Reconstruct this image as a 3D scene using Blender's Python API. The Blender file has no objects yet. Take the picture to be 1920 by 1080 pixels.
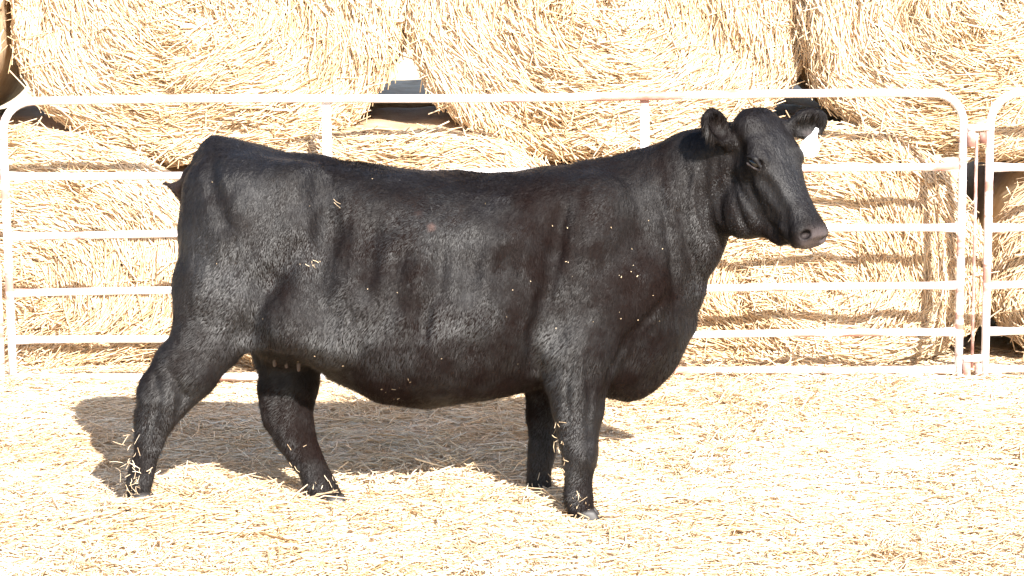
import bpy, math, random
import numpy as np
from mathutils import Matrix, Vector

R = math.radians
rng = np.random.default_rng(241)
random.seed(241)
scene = bpy.context.scene
COL = scene.collection

# ------------------------------------------------------------------ camera
F_PX, CAM_H = 4600.0, 2.2                       # focal length in 1920-wide pixels, eye height
PITCH, ROLL = math.atan(730.0 / F_PX), R(-0.50)
cam_d = bpy.data.cameras.new('camera')
cam = bpy.data.objects.new('camera', cam_d)
COL.objects.link(cam)
cam_d.sensor_width = 36.0
cam_d.lens = 36.0 * F_PX / 1920.0
cam_d.clip_start, cam_d.clip_end = 0.1, 3000.0
CAM_R = Matrix.Rotation(math.pi / 2 - PITCH, 4, 'X') @ Matrix.Rotation(ROLL, 4, 'Z')
cam.matrix_world = Matrix.Translation((0, 0, CAM_H)) @ CAM_R
scene.camera = cam

# ------------------------------------------------------------------ light
SUN_EL, SUN_AZ = R(34.0), R(24.0)               # behind the camera, to its right
world = bpy.data.worlds.new('World')
scene.world = world
world.use_nodes = True
nt = world.node_tree
nt.nodes.clear()
sky = nt.nodes.new('ShaderNodeTexSky')
sky.sky_type = 'NISHITA'
sky.sun_disc = False
sky.sun_elevation = SUN_EL
sky.sun_rotation = R(180.0) - SUN_AZ
bg = nt.nodes.new('ShaderNodeBackground')
bg.inputs['Strength'].default_value = 0.088
wo = nt.nodes.new('ShaderNodeOutputWorld')
nt.links.new(sky.outputs[0], bg.inputs[0])
nt.links.new(bg.outputs[0], wo.inputs[0])
sun_d = bpy.data.lights.new('sun', 'SUN')
sun_d.energy = 5.0
sun_d.angle = R(0.5)
sun_d.color = (1.0, 0.95, 0.88)
sun = bpy.data.objects.new('sun', sun_d)
COL.objects.link(sun)
sdir = Vector((math.sin(SUN_AZ) * math.cos(SUN_EL), -math.cos(SUN_AZ) * math.cos(SUN_EL), math.sin(SUN_EL)))
sun.rotation_euler = sdir.to_track_quat('Z', 'Y').to_euler()
sun.location = sdir * 30
scene.view_settings.view_transform = 'Standard'
scene.view_settings.look = 'None'
scene.view_settings.gamma = 1.0
scene.view_settings.exposure = 1.66

# ------------------------------------------------------------------ helpers
_R3 = np.array(CAM_R.to_3x3())
def P(u, v, Y):
    """world point on the vertical plane at distance Y that photo pixel (u, v) looks at"""
    d = _R3 @ np.array([(u - 960) / F_PX, -(v - 540) / F_PX, -1.0])
    return np.array([0, 0, CAM_H]) + d * (Y / d[1])

def pxm(Y):
    return F_PX / Y

def tag(o, label=None, cat=None, group=None, kind=None):
    if label: o['label'] = label
    if cat: o['category'] = cat
    if group: o['group'] = group
    if kind: o['kind'] = kind
    return o

def empty(name, loc):
    o = bpy.data.objects.new(name, None)
    COL.objects.link(o)
    o.location = loc
    o.empty_display_size = 0.2
    return o

def mesh_obj(name, V, faces, mat, parent=None, smooth=False, attrs=None):
    """faces: list of index arrays of shape (n, k)"""
    V = np.asarray(V, dtype=np.float64)
    if parent is not None:
        V = V - np.array(parent.location)
    me = bpy.data.meshes.new(name)
    if isinstance(faces, np.ndarray):
        faces = [faces]
    loops = np.concatenate([f.reshape(-1) for f in faces]).astype(np.int32)
    tot = np.concatenate([np.full(len(f), f.shape[1]) for f in faces]).astype(np.int32)
    start = np.concatenate([[0], np.cumsum(tot)[:-1]]).astype(np.int32)
    me.vertices.add(len(V)); me.vertices.foreach_set('co', V.astype(np.float32).reshape(-1))
    me.loops.add(len(loops)); me.loops.foreach_set('vertex_index', loops)
    me.polygons.add(len(tot)); me.polygons.foreach_set('loop_start', start)
    me.update(calc_edges=True)
    me.validate()
    if smooth:
        me.polygons.foreach_set('use_smooth', np.ones(len(me.polygons), dtype=bool))
    for k, a in (attrs or {}).items():
        a = np.asarray(a, dtype=np.float32)
        if a.ndim == 1:
            at = me.attributes.new(k, 'FLOAT', 'POINT'); at.data.foreach_set('value', a)
        else:
            at = me.attributes.new(k, 'FLOAT_VECTOR', 'POINT'); at.data.foreach_set('vector', a.reshape(-1))
    me.materials.append(mat)
    o = bpy.data.objects.new(name, me)
    COL.objects.link(o)
    if parent is not None:
        o.parent = parent
    return o

_tab = np.random.default_rng(7).random((64, 64, 64)).astype(np.float32)
def vnoise(p, s=0):
    """value noise in -1..1, p (..., 3)"""
    p = np.asarray(p, dtype=np.float64) + s * 17.31
    i = np.floor(p).astype(np.int64); f = p - i
    f = f * f * (3 - 2 * f)
    r = 0
    for dx in (0, 1):
        wx = f[..., 0] if dx else 1 - f[..., 0]
        for dy in (0, 1):
            wy = f[..., 1] if dy else 1 - f[..., 1]
            for dz in (0, 1):
                wz = f[..., 2] if dz else 1 - f[..., 2]
                r = r + wx * wy * wz * _tab[(i[..., 0] + dx) % 64, (i[..., 1] + dy) % 64, (i[..., 2] + dz) % 64]
    return r * 2 - 1

def norm(a):
    return a / np.maximum(np.linalg.norm(a, axis=-1, keepdims=True), 1e-9)

# ------------------------------------------------------------------ materials
def new_mat(name):
    m = bpy.data.materials.new(name); m.use_nodes = True
    n = m.node_tree.nodes; l = m.node_tree.links
    return m, n, l, n['Principled BSDF']

def ramp(n, stops):
    r = n.new('ShaderNodeValToRGB')
    e = r.color_ramp.elements
    while len(e) < len(stops): e.new(0.5)
    for i, (p, c) in enumerate(stops):
        e[i].position = p; e[i].color = (*c, 1)
    return r

def mix_col(n, l, fac, a, b):
    x = n.new('ShaderNodeMix'); x.data_type = 'RGBA'
    for s, v in ((0, fac), (6, a), (7, b)):
        if hasattr(v, 'links'): l.new(v, x.inputs[s])
        else: x.inputs[s].default_value = v if s == 0 else (*v, 1)
    return x.outputs[2]

def noise(n, l, scale, detail=4, rough=0.6, vec=None):
    t = n.new('ShaderNodeTexNoise')
    t.inputs['Scale'].default_value = scale
    t.inputs['Detail'].default_value = detail
    t.inputs['Roughness'].default_value = rough
    if vec is not None: l.new(vec, t.inputs['Vector'])
    return t

STRAW = [(0.0, (0.24, 0.14, 0.06)), (0.10, (0.40, 0.26, 0.125)), (0.28, (0.59, 0.415, 0.245)),
         (0.55, (0.70, 0.520, 0.345)), (0.85, (0.78, 0.620, 0.44)), (1.0, (0.84, 0.73, 0.57))]

def mat_straw():
    m, n, l, b = new_mat('straw stems')
    a = n.new('ShaderNodeAttribute'); a.attribute_name = 'tint'
    r = ramp(n, STRAW); l.new(a.outputs['Fac'], r.inputs[0])
    tc = n.new('ShaderNodeTexCoord')
    t = noise(n, l, 2.2, 3, 0.5, tc.outputs['Object'])
    r2 = ramp(n, [(0.3, (0.86, 0.80, 0.70)), (0.7, (1.0, 1.0, 1.0))]); l.new(t.outputs[0], r2.inputs[0])
    x = n.new('ShaderNodeMix'); x.data_type = 'RGBA'; x.blend_type = 'MULTIPLY'; x.inputs[0].default_value = 1
    l.new(r.outputs[0], x.inputs[6]); l.new(r2.outputs[0], x.inputs[7])
    l.new(x.outputs[2], b.inputs['Base Color'])
    b.inputs['Roughness'].default_value = 0.55
    b.inputs['Specular IOR Level'].default_value = 0.25
    return m

def mat_bale():
    m, n, l, b = new_mat('packed straw')
    a = n.new('ShaderNodeAttribute'); a.attribute_name = 'flow'
    t = noise(n, l, 6.0, 8, 0.75, a.outputs['Vector'])
    r = ramp(n, [(0.22, (0.38, 0.25, 0.13)), (0.40, (0.61, 0.45, 0.28)), (0.55, (0.71, 0.54, 0.36)), (0.8, (0.77, 0.62, 0.44))])
    l.new(t.outputs[0], r.inputs[0]); l.new(r.outputs[0], b.inputs['Base Color'])
    b.inputs['Roughness'].default_value = 0.8
    bp = n.new('ShaderNodeBump'); bp.inputs['Strength'].default_value = 1.0; bp.inputs['Distance'].default_value = 0.02
    l.new(t.outputs[0], bp.inputs['Height']); l.new(bp.outputs[0], b.inputs['Normal'])
    return m

def mat_wrap():
    m, n, l, b = new_mat('net wrapped bale side')
    tc = n.new('ShaderNodeTexCoord')
    t = noise(n, l, 9.0, 6, 0.6, tc.outputs['Object'])
    r = ramp(n, [(0.3, (0.40, 0.27, 0.15)), (0.55, (0.56, 0.42, 0.27)), (0.75, (0.64, 0.52, 0.36))])
    l.new(t.outputs[0], r.inputs[0]); l.new(r.outputs[0], b.inputs['Base Color'])
    b.inputs['Roughness'].default_value = 0.7
    t2 = noise(n, l, 60, 4, 0.7, tc.outputs['Object'])
    bp = n.new('ShaderNodeBump'); bp.inputs['Strength'].default_value = 0.5; bp.inputs['Distance'].default_value = 0.01
    l.new(t2.outputs[0], bp.inputs['Height']); l.new(bp.outputs[0], b.inputs['Normal'])
    return m

def mat_ground():
    m, n, l, b = new_mat('trodden straw ground')
    tc = n.new('ShaderNodeTexCoord')
    t = noise(n, l, 55.0, 8, 0.75, tc.outputs['Object'])
    r = ramp(n, [(0.24, (0.38, 0.26, 0.14)), (0.42, (0.65, 0.49, 0.31)), (0.70, (0.76, 0.62, 0.42))])
    l.new(t.outputs[0], r.inputs[0])
    t2 = noise(n, l, 1.3, 4, 0.6, tc.outputs['Object'])
    r2 = ramp(n, [(0.35, (0, 0, 0)), (0.7, (1, 1, 1))]); l.new(t2.outputs[0], r2.inputs[0])
    c = mix_col(n, l, r2.outputs[0], r.outputs[0], (0.68, 0.54, 0.34))
    l.new(c, b.inputs['Base Color'])
    b.inputs['Roughness'].default_value = 0.9
    bp = n.new('ShaderNodeBump'); bp.inputs['Strength'].default_value = 0.8; bp.inputs['Distance'].default_value = 0.015
    l.new(t.outputs[0], bp.inputs['Height']); l.new(bp.outputs[0], b.inputs['Normal'])
    return m

def mat_paint():
    m, n, l, b = new_mat('white panel paint with rust')
    tc = n.new('ShaderNodeTexCoord')
    mp = n.new('ShaderNodeMapping'); mp.inputs['Scale'].default_value = (1.2, 3, 6)
    l.new(tc.outputs['Object'], mp.inputs[0])
    t = noise(n, l, 1.6, 6, 0.62, mp.outputs[0])
    r = ramp(n, [(0.54, (0, 0, 0)), (0.60, (1, 1, 1))]); l.new(t.outputs[0], r.inputs[0])
    t2 = noise(n, l, 14, 4, 0.6, tc.outputs['Object'])
    r3 = ramp(n, [(0.3, (0.34, 0.15, 0.11)), (0.7, (0.52, 0.30, 0.25))]); l.new(t2.outputs[0], r3.inputs[0])
    c = mix_col(n, l, r.outputs[0], (0.76, 0.71, 0.71), r3.outputs[0])
    l.new(c, b.inputs['Base Color'])
    b.inputs['Roughness'].default_value = 0.45
    return m

def mat_rust():
    m, n, l, b = new_mat('rusty steel')
    tc = n.new('ShaderNodeTexCoord')
    t = noise(n, l, 12, 6, 0.62, tc.outputs['Object'])
    r = ramp(n, [(0.35, (0.22, 0.10, 0.075)), (0.52, (0.42, 0.24, 0.20)), (0.62, (0.72, 0.66, 0.64))]); l.new(t.outputs[0], r.inputs[0])
    l.new(r.outputs[0], b.inputs['Base Color'])
    b.inputs['Roughness'].default_value = 0.6
    return m

def mat_coat():
    m, n, l, b = new_mat('black winter coat')
    tc = n.new('ShaderNodeTexCoord')
    mp = n.new('ShaderNodeMapping'); mp.inputs['Scale'].default_value = (1.0, 1.0, 0.28); mp.inputs['Rotation'].default_value = (0, R(-18), 0)
    l.new(tc.outputs['Object'], mp.inputs[0])
    fur = noise(n, l, 110, 5, 0.7, mp.outputs[0])
    big = noise(n, l, 2.7, 6, 0.62, tc.outputs['Object'])
    r = ramp(n, [(0.38, (0.0072, 0.0040, 0.0034)), (0.50, (0.0062, 0.0048, 0.0048)), (0.62, (0.0095, 0.0086, 0.0095))]); l.new(big.outputs[0], r.inputs[0])
    a = n.new('ShaderNodeAttribute'); a.attribute_name = 'skin'       # 0 coat .. 1 bare nose skin; also paints lid highlight and lit ear edge
    c = mix_col(n, l, a.outputs['Fac'], r.outputs[0], (0.062, 0.050, 0.050))
    a2 = n.new('ShaderNodeAttribute'); a2.attribute_name = 'scar'
    c = mix_col(n, l, a2.outputs['Fac'], c, (0.06, 0.036, 0.032))
    l.new(c, b.inputs['Base Color'])
    rr = n.new('ShaderNodeMapRange'); rr.inputs[1].default_value = 0.35; rr.inputs[2].default_value = 0.65
    rr.inputs[3].default_value = 0.66; rr.inputs[4].default_value = 0.40
    l.new(big.outputs[0], rr.inputs[0]); l.new(rr.outputs[0], b.inputs['Roughness'])
    rs = n.new('ShaderNodeMapRange'); rs.inputs[1].default_value = 0.38; rs.inputs[2].default_value = 0.64
    rs.inputs[3].default_value = 0.05; rs.inputs[4].default_value = 0.25
    l.new(big.outputs[0], rs.inputs[0]); l.new(rs.outputs[0], b.inputs['Specular IOR Level'])
    b.inputs['Sheen Weight'].default_value = 0.0
    bp = n.new('ShaderNodeBump'); bp.inputs['Strength'].default_value = 0.55; bp.inputs['Distance'].default_value = 0.008
    l.new(fur.outputs[0], bp.inputs['Height'])
    bp2 = n.new('ShaderNodeBump'); bp2.inputs['Strength'].default_value = 0.5; bp2.inputs['Distance'].default_value = 0.03
    mid = noise(n, l, 17, 3, 0.55, mp.outputs[0])
    l.new(mid.outputs[0], bp2.inputs['Height']); l.new(bp2.outputs[0], bp.inputs['Normal'])
    l.new(bp.outputs[0], b.inputs['Normal'])
    return m

def mat_plain(name, col, rough=0.5, spec=0.5, scale=20, var=0.15):
    m, n, l, b = new_mat(name)
    tc = n.new('ShaderNodeTexCoord')
    t = noise(n, l, scale, 4, 0.6, tc.outputs['Object'])
    r = ramp(n, [(0.3, tuple(c * (1 - var) for c in col)), (0.7, tuple(min(1, c * (1 + var)) for c in col))])
    l.new(t.outputs[0], r.inputs[0]); l.new(r.outputs[0], b.inputs['Base Color'])
    b.inputs['Roughness'].default_value = rough
    b.inputs['Specular IOR Level'].default_value = spec
    return m

def mat_hair():
    m, n, l, b = new_mat('glossy black hair')
    tc = n.new('ShaderNodeTexCoord')
    big = noise(n, l, 3.1, 6, 0.62, tc.outputs['Object'])
    r = ramp(n, [(0.38, (0.0078, 0.0042, 0.0036)), (0.55, (0.0058, 0.0047, 0.0048)), (0.66, (0.0085, 0.0078, 0.0085))]); l.new(big.outputs[0], r.inputs[0])
    a2 = n.new('ShaderNodeAttribute'); a2.attribute_name = 'scar'
    c = mix_col(n, l, a2.outputs['Fac'], r.outputs[0], (0.075, 0.043, 0.034))
    l.new(c, b.inputs['Base Color'])
    rs = n.new('ShaderNodeMapRange'); rs.inputs[1].default_value = 0.40; rs.inputs[2].default_value = 0.60
    rs.inputs[3].default_value = 0.07; rs.inputs[4].default_value = 0.66
    l.new(big.outputs[0], rs.inputs[0]); l.new(rs.outputs[0], b.inputs['Specular IOR Level'])
    b.inputs['Roughness'].default_value = 0.57
    return m
M_HAIR = mat_hair()
M_STRAW, M_BALE, M_WRAP, M_GROUND, M_PAINT, M_RUST, M_COAT = (mat_straw(), mat_bale(), mat_wrap(), mat_ground(), mat_paint(), mat_rust(), mat_coat())

# ------------------------------------------------------------------ straw stems
def straws(Pc, D, L, W, bend, seed=0):
    """three-sided bent stems; Pc centres, D unit directions, L lengths, W widths, bend sideways bow. returns V, F, per-stem vertex count"""
    g = np.random.default_rng(seed)
    n = len(Pc)
    up = norm(np.cross(D, g.normal(size=(n, 3))))
    sd = np.cross(D, up)
    V = np.empty((n, 9, 3))
    for k, t in enumerate((-0.5, 0.0, 0.5)):
        c = Pc + D * (L * t)[:, None] + up * (bend * (1 - 4 * t * t))[:, None]
        w = W * (0.5 if k != 1 else 0.6)
        for j in range(3):
            a = 2 * math.pi * j / 3
            V[:, k * 3 + j] = c + (up * math.cos(a) + sd * math.sin(a)) * w[:, None]
    q = []
    for k in (0, 1):
        for j in range(3):
            q.append([k * 3 + j, k * 3 + (j + 1) % 3, k * 3 + 3 + (j + 1) % 3, k * 3 + 3 + j])
    q = np.array(q)
    Fa = (np.arange(n)[:, None, None] * 9 + q[None]).reshape(-1, 4)
    return V.reshape(-1, 3), Fa

# ------------------------------------------------------------------ ground
FENCE_Y = 11.2
def gz(x, y):
    x = np.asarray(x, dtype=float); y = np.asarray(y, dtype=float)
    p = np.stack([x * 1.1, y * 1.1, np.zeros_like(x)], -1)
    z = 0.022 * vnoise(p, 1) + 0.014 * vnoise(p * 3.1, 2) + 0.007 * vnoise(p * 8.0, 3)
    near = np.exp(-((x / 6.0) ** 2 + ((y - 9) / 5.0) ** 2))
    z = z * near - 0.028
    for (u, v, Y, h, sx, sy) in MOUNDS:
        c = P(u, v, Y)
        z = z + h * np.exp(-((x - c[0]) / sx) ** 2 - ((y - Y) / sy) ** 2)
    return z
MOUNDS = [(255, 935, 8.70, 0.055, 0.16, 0.16), (470, 900, 8.62, 0.045, 0.30, 0.14), (790, 880, 8.60, 0.05, 0.30, 0.12),
          (625, 950, 8.95, -0.02, 0.15, 0.12), (1095, 965, 8.74, -0.034, 0.14, 0.12), (60, 715, 11.1, 0.06, 0.5, 0.15)]

gx = np.unique(np.concatenate([np.linspace(-5, 5, 301), np.linspace(-400, -5, 20), np.linspace(5, 400, 20)]))
gy = np.unique(np.concatenate([np.linspace(5, 14, 271), np.linspace(-60, 5, 14), np.linspace(14, 900, 40)]))
GX, GY = np.meshgrid(gx, gy, indexing='ij')
GZ = gz(GX, GY)
nx, ny = len(gx), len(gy)
ii = np.arange(nx * ny).reshape(nx, ny)
gf = np.stack([ii[:-1, :-1], ii[1:, :-1], ii[1:, 1:], ii[:-1, 1:]], -1).reshape(-1, 4)
ground = mesh_obj('ground', np.stack([GX, GY, GZ], -1).reshape(-1, 3), gf, M_GROUND, smooth=True)
tag(ground, kind='structure')

def scatter_ground(name, n, xr, yr, w, seed, label):
    g = np.random.default_rng(seed)
    x = g.uniform(*xr, n); y = g.uniform(*yr, n)
    z = gz(x, y)
    q = np.stack([x, y, x * 0], -1)
    clump = np.clip(vnoise(q * 2.6, 9) * 1.6 + vnoise(q * 7.0, 10) * 0.6 - 0.35, 0, 1)      # fluffed-up heaps between trodden flats
    az = g.uniform(0, 2 * math.pi, n) * 0.45 + 3.2 * vnoise(q * 1.7, 12)
    el = g.normal(0, 1, n) * (0.07 + 0.20 * clump)
    D = np.stack([np.cos(az) * np.cos(el), np.sin(az) * np.cos(el), np.sin(el)], -1)
    L = 0.025 + 0.13 * g.random(n) ** 1.4 + np.where(g.random(n) < 0.06, 0.13, 0)
    c = np.stack([x, y, z + 0.003 + np.abs(np.sin(el)) * L * 0.35 + g.uniform(0, 0.012, n) + 0.022 * clump * g.random(n)], -1)
    V, Fq = straws(c, D, L, g.uniform(0.5, 1.4, n) * w, g.normal(0, 0.09, n) * L, seed)
    t = np.clip(0.08 + g.random(n) ** 0.42 + 0.18 * vnoise(q * 1.5, 13) + 0.10 * vnoise(q * 6, 14), 0, 1)
    return tag(mesh_obj(name, V, Fq, M_STRAW, attrs={'tint': np.repeat(t, 9)}), label, 'straw', kind='stuff')
scatter_ground('straw_bedding', 115000, (-3.4, 3.4), (6.6, 11.9), 0.0044, 5,
               'loose pale yellow straw bedding strewn thickly over the pen floor')

# ------------------------------------------------------------------ round bales
SHIFT = 0.0
def face_y(x):                                   # the stack stands a little closer to the fence at its right end
    return FENCE_Y + 0.43 - 0.05 * x
def outline(th, a, bu, bl, n):
    c, s = np.cos(th), np.sin(th)
    b = np.where(s > 0, bu, bl)
    r = (np.abs(c / a) ** n + np.abs(s / b) ** n) ** (-1.0 / n)
    return r * c, r * s
def bale(u, Yoff, zc, a, bu, bl, n, label, seed, count, depth=1.5, clip_low=False):
    xc = P(u, 300, FENCE_Y + 0.5)[0]
    root = empty('round_straw_bale', (xc, face_y(xc) + Yoff + depth / 2, zc - bl))
    tag(root, label, 'bale', 'round straw bales stacked behind the pen panels')
    g = np.random.default_rng(seed)
    T = 200
    th = np.linspace(-math.pi, math.pi, T, endpoint=False)
    def surf(r, th):
        ox, oz = outline(th, a, bu, bl, n)
        rr = np.minimum(r, 1.0)
        wob = 1 + 0.012 * np.sin(3 * th + seed) + 0.010 * np.sin(7 * th + 2 * seed) + 0.006 * np.sin(17 * th + seed)
        x = xc + ox * rr * wob; z = zc + oz * rr * wob
        edge = np.clip((rr - 0.90) / 0.10, 0, 1)
        y = face_y(x) + Yoff - 0.05 * (1 - rr ** 2) + 0.07 * edge ** 2.2
        p = np.stack([x * 2.2, z * 2.2, np.full_like(x, seed * 3.3)], -1)
        y = y + 0.030 * vnoise(p) + 0.024 * vnoise(p * 3.3, 4) * (1 - edge)
        swirl = np.sin(rr * 26 + th + seed + 1.5 * vnoise(p * 0.8, 3)) * 0.013
        return np.stack([x, y + swirl, z], -1)
    rs = np.concatenate([np.linspace(0.02, 0.88, 44), np.linspace(0.9, 1.0, 7)])
    RR, TH = np.meshgrid(rs, th, indexing='ij')
    V = surf(RR, TH).reshape(-1, 3)
    fl = np.stack([np.cos(TH) * 2.2, np.sin(TH) * 2.2, RR * 14 + seed], -1).reshape(-1, 3)
    K = len(rs)
    idx = np.arange(K * T).reshape(K, T)
    nxt = np.roll(idx, -1, axis=1)
    q = np.stack([idx[:-1], nxt[:-1], nxt[1:], idx[1:]], -1).reshape(-1, 4)
    cv = V[:T].mean(0)[None]
    tri = np.stack([np.full(T, K * T), nxt[0], idx[0]], -1)
    # straw stems lying round the wound end face
    r = np.sqrt(g.random(count)) * 1.005
    t = g.uniform(-math.pi, math.pi, count)
    p0 = surf(r, t); p1 = surf(r, t + 0.01); p2 = surf(np.maximum(r - 0.02, 0.0), t)
    tn = norm(p1 - p0); rd = norm(p0 - p2)
    nrm = norm(np.cross(rd, tn)); nrm *= -np.sign(nrm[:, 1:2] + 1e-9)
    ang = g.normal(0, 0.24, count) + 0.75 * vnoise(np.stack([p0[:, 0] * 3, p0[:, 2] * 3, np.full(count, seed)], -1), 5)
    wild = g.random(count) < 0.10
    ang = np.where(wild, g.uniform(-1.6, 1.6, count), ang)
    ang = ang + np.clip(0.35 - r, 0, 1) * g.normal(0, 3, count)
    D = tn * np.cos(ang)[:, None] + rd * np.sin(ang)[:, None]
    lift = np.abs(g.normal(0, 0.12, count)) + np.where(g.random(count) < 0.03, 0.35, 0)
    D = norm(D + nrm * (0.85 * lift * g.choice([-1, 1], count))[:, None])
    L = 0.05 + 0.22 * g.random(count) ** 1.6
    c = p0 + nrm * (g.uniform(0.0, 0.022, count) + lift * L * 0.22)[:, None]
    Vs, Fs = straws(c, D, L, g.uniform(0.7, 1.4, count) * 0.0054, g.normal(0, 0.07, count) * L, seed)
    tint = np.clip(0.17 + 0.83 * g.random(count) ** 0.55 + 0.15 * vnoise(p0 * 1.7, 6), 0, 1)
    mesh_obj('straw_end', np.concatenate([V, cv]), [q, tri], M_BALE, root, True, {'flow': np.concatenate([fl, fl[:1]])})
    if not count: Vs = None
    lo = None if Vs is None else mesh_obj('loose_stems', Vs, Fs, M_STRAW, root, False, {'tint': np.repeat(tint, 9)})
    if lo: tag(lo, kind='stuff')
    # net wrapped side and back
    last = V[-T:]
    rings = [last]
    for j, d in enumerate(np.linspace(0.03, depth, 16)):
        k = last.copy()
        cx, cz = xc, zc
        sc = 1.0 + 0.010 * math.sin(j * 0.9 + seed) + (0.006 if j else 0.0) - (0.05 if j == 15 else 0)
        k[:, 0] = cx + (k[:, 0] - cx) * sc; k[:, 2] = cz + (k[:, 2] - cz) * sc
        pp = np.stack([k[:, 0] * 3, k[:, 2] * 3, np.full(T, d * 2.0)], -1)
        k[:, 1] = face_y(k[:, 0]) + Yoff + 0.07 + d
        off = 0.012 * vnoise(pp, 8)
        k[:, 0] += off; k[:, 2] += off
        rings.append(k)
    W = np.concatenate(rings)
    nR = len(rings)
    idx = np.arange(nR * T).reshape(nR, T); nxt = np.roll(idx, -1, axis=1)
    q = np.stack([idx[:-1], nxt[:-1], nxt[1:], idx[1:]], -1).reshape(-1, 4)
    cb = rings[-1].mean(0)[None]
    tri = np.stack([np.full(T, nR * T), nxt[-1], idx[-1]], -1)
    mesh_obj('net_wrap', np.concatenate([W, cb]), [q, tri], M_WRAP, root, True)
    return root

LOW = dict(zc=0.36, a=0.945, bu=0.75, bl=0.42, n=2.5)
UPP = dict(zc=1.72, a=0.945, bu=0.86, bl=0.74, n=2.45)
bale(-730, 0.0, label='ground level round straw bale cut off by the left edge', seed=1, count=6750, **LOW)
bale(8, 0.0, label='ground level round straw bale behind the left end of the long panel', seed=2, count=23625, **LOW)
bale(757, -0.24, label='front straw bale hidden behind the cow, its smooth wrapped top showing above her back', seed=3, count=18562, **LOW)
bale(1468, -0.02, label='ground level round straw bale behind the cow head and muzzle', seed=4, count=23625, **LOW)
bale(2236, 0.0, label='ground level round straw bale behind the panel at the right edge', seed=5, count=20250, **LOW)
bale(-372, 0.0, label='upper round straw bale mostly cut off by the left edge, only a dark sliver showing', seed=6, count=8437, **UPP)
bale(382, 0.15, label='upper round straw bale above the cow rump, left of the white gap', seed=7, count=25312, **UPP)
bale(1141, 0.14, label='upper round straw bale above the cow back, right of the white gap', seed=8, count=25312, **UPP)
bale(1868, 0.04, label='upper round straw bale above the panel joint at the right edge', seed=9, count=21937, **UPP)

bale(765, 1.33, label='shaded second row straw bale behind the smooth wrapped top, below the white gap', seed=13, count=0, **{**LOW, 'bu': 0.79})
bale(1486, 1.56, label='shaded second row straw bale seen through the small dark hole above the cow head', seed=14, count=0, **{**LOW, 'bu': 0.79})

# ------------------------------------------------------------------ steel panels
def tube(pts, rad, seg=12, flat=None):
    pts = np.array(pts, dtype=float); n = len(pts)
    rad = np.broadcast_to(np.asarray(rad, float), (n,))
    Tn = np.zeros_like(pts)
    Tn[1:-1] = norm(pts[2:] - pts[:-2]); Tn[0] = norm(pts[1] - pts[0]); Tn[-1] = norm(pts[-1] - pts[-2])
    ref = np.array([0, 1, 0.0])
    a = norm(np.cross(Tn, ref)); b = np.cross(Tn, a)
    V = []
    for k in range(n):
        fa = 1.0 if flat is None else flat[k][0]; fb = 1.0 if flat is None else flat[k][1]
        for j in range(seg):
            t = 2 * math.pi * j / seg
            V.append(pts[k] + a[k] * math.cos(t) * rad[k] * fa + b[k] * math.sin(t) * rad[k] * fb)
    V = np.array(V)
    idx = np.arange(n * seg).reshape(n, seg); nx_ = np.roll(idx, -1, axis=1)
    q = np.stack([idx[:-1], nx_[:-1], nx_[1:], idx[1:]], -1).reshape(-1, 4)
    V = np.concatenate([V, pts[:1], pts[-1:]])
    t1 = np.stack([np.full(seg, n * seg), nx_[0], idx[0]], -1)
    t2 = np.stack([np.full(seg, n * seg + 1), idx[-1], nx_[-1]], -1)
    return V, [q, np.concatenate([t1, t2])]

def merge(parts):
    V, F4, F3, o = [], [], [], 0
    for v, fs in parts:
        V.append(v)
        for f in fs:
            (F4 if f.shape[1] == 4 else F3).append(f + o)
        o += len(v)
    out = []
    if F4: out.append(np.concatenate(F4))
    if F3: out.append(np.concatenate(F3))
    return np.concatenate(V), out

def box(c, s):
    c = np.array(c, float); s = np.array(s, float) / 2
    V = np.array([[x, y, z] for x in (-1, 1) for y in (-1, 1) for z in (-1, 1)]) * s + c
    F = np.array([[0, 1, 3, 2], [4, 6, 7, 5], [0, 4, 5, 1], [2, 3, 7, 6], [0, 2, 6, 4], [1, 5, 7, 3]])
    return V, [F]

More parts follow.
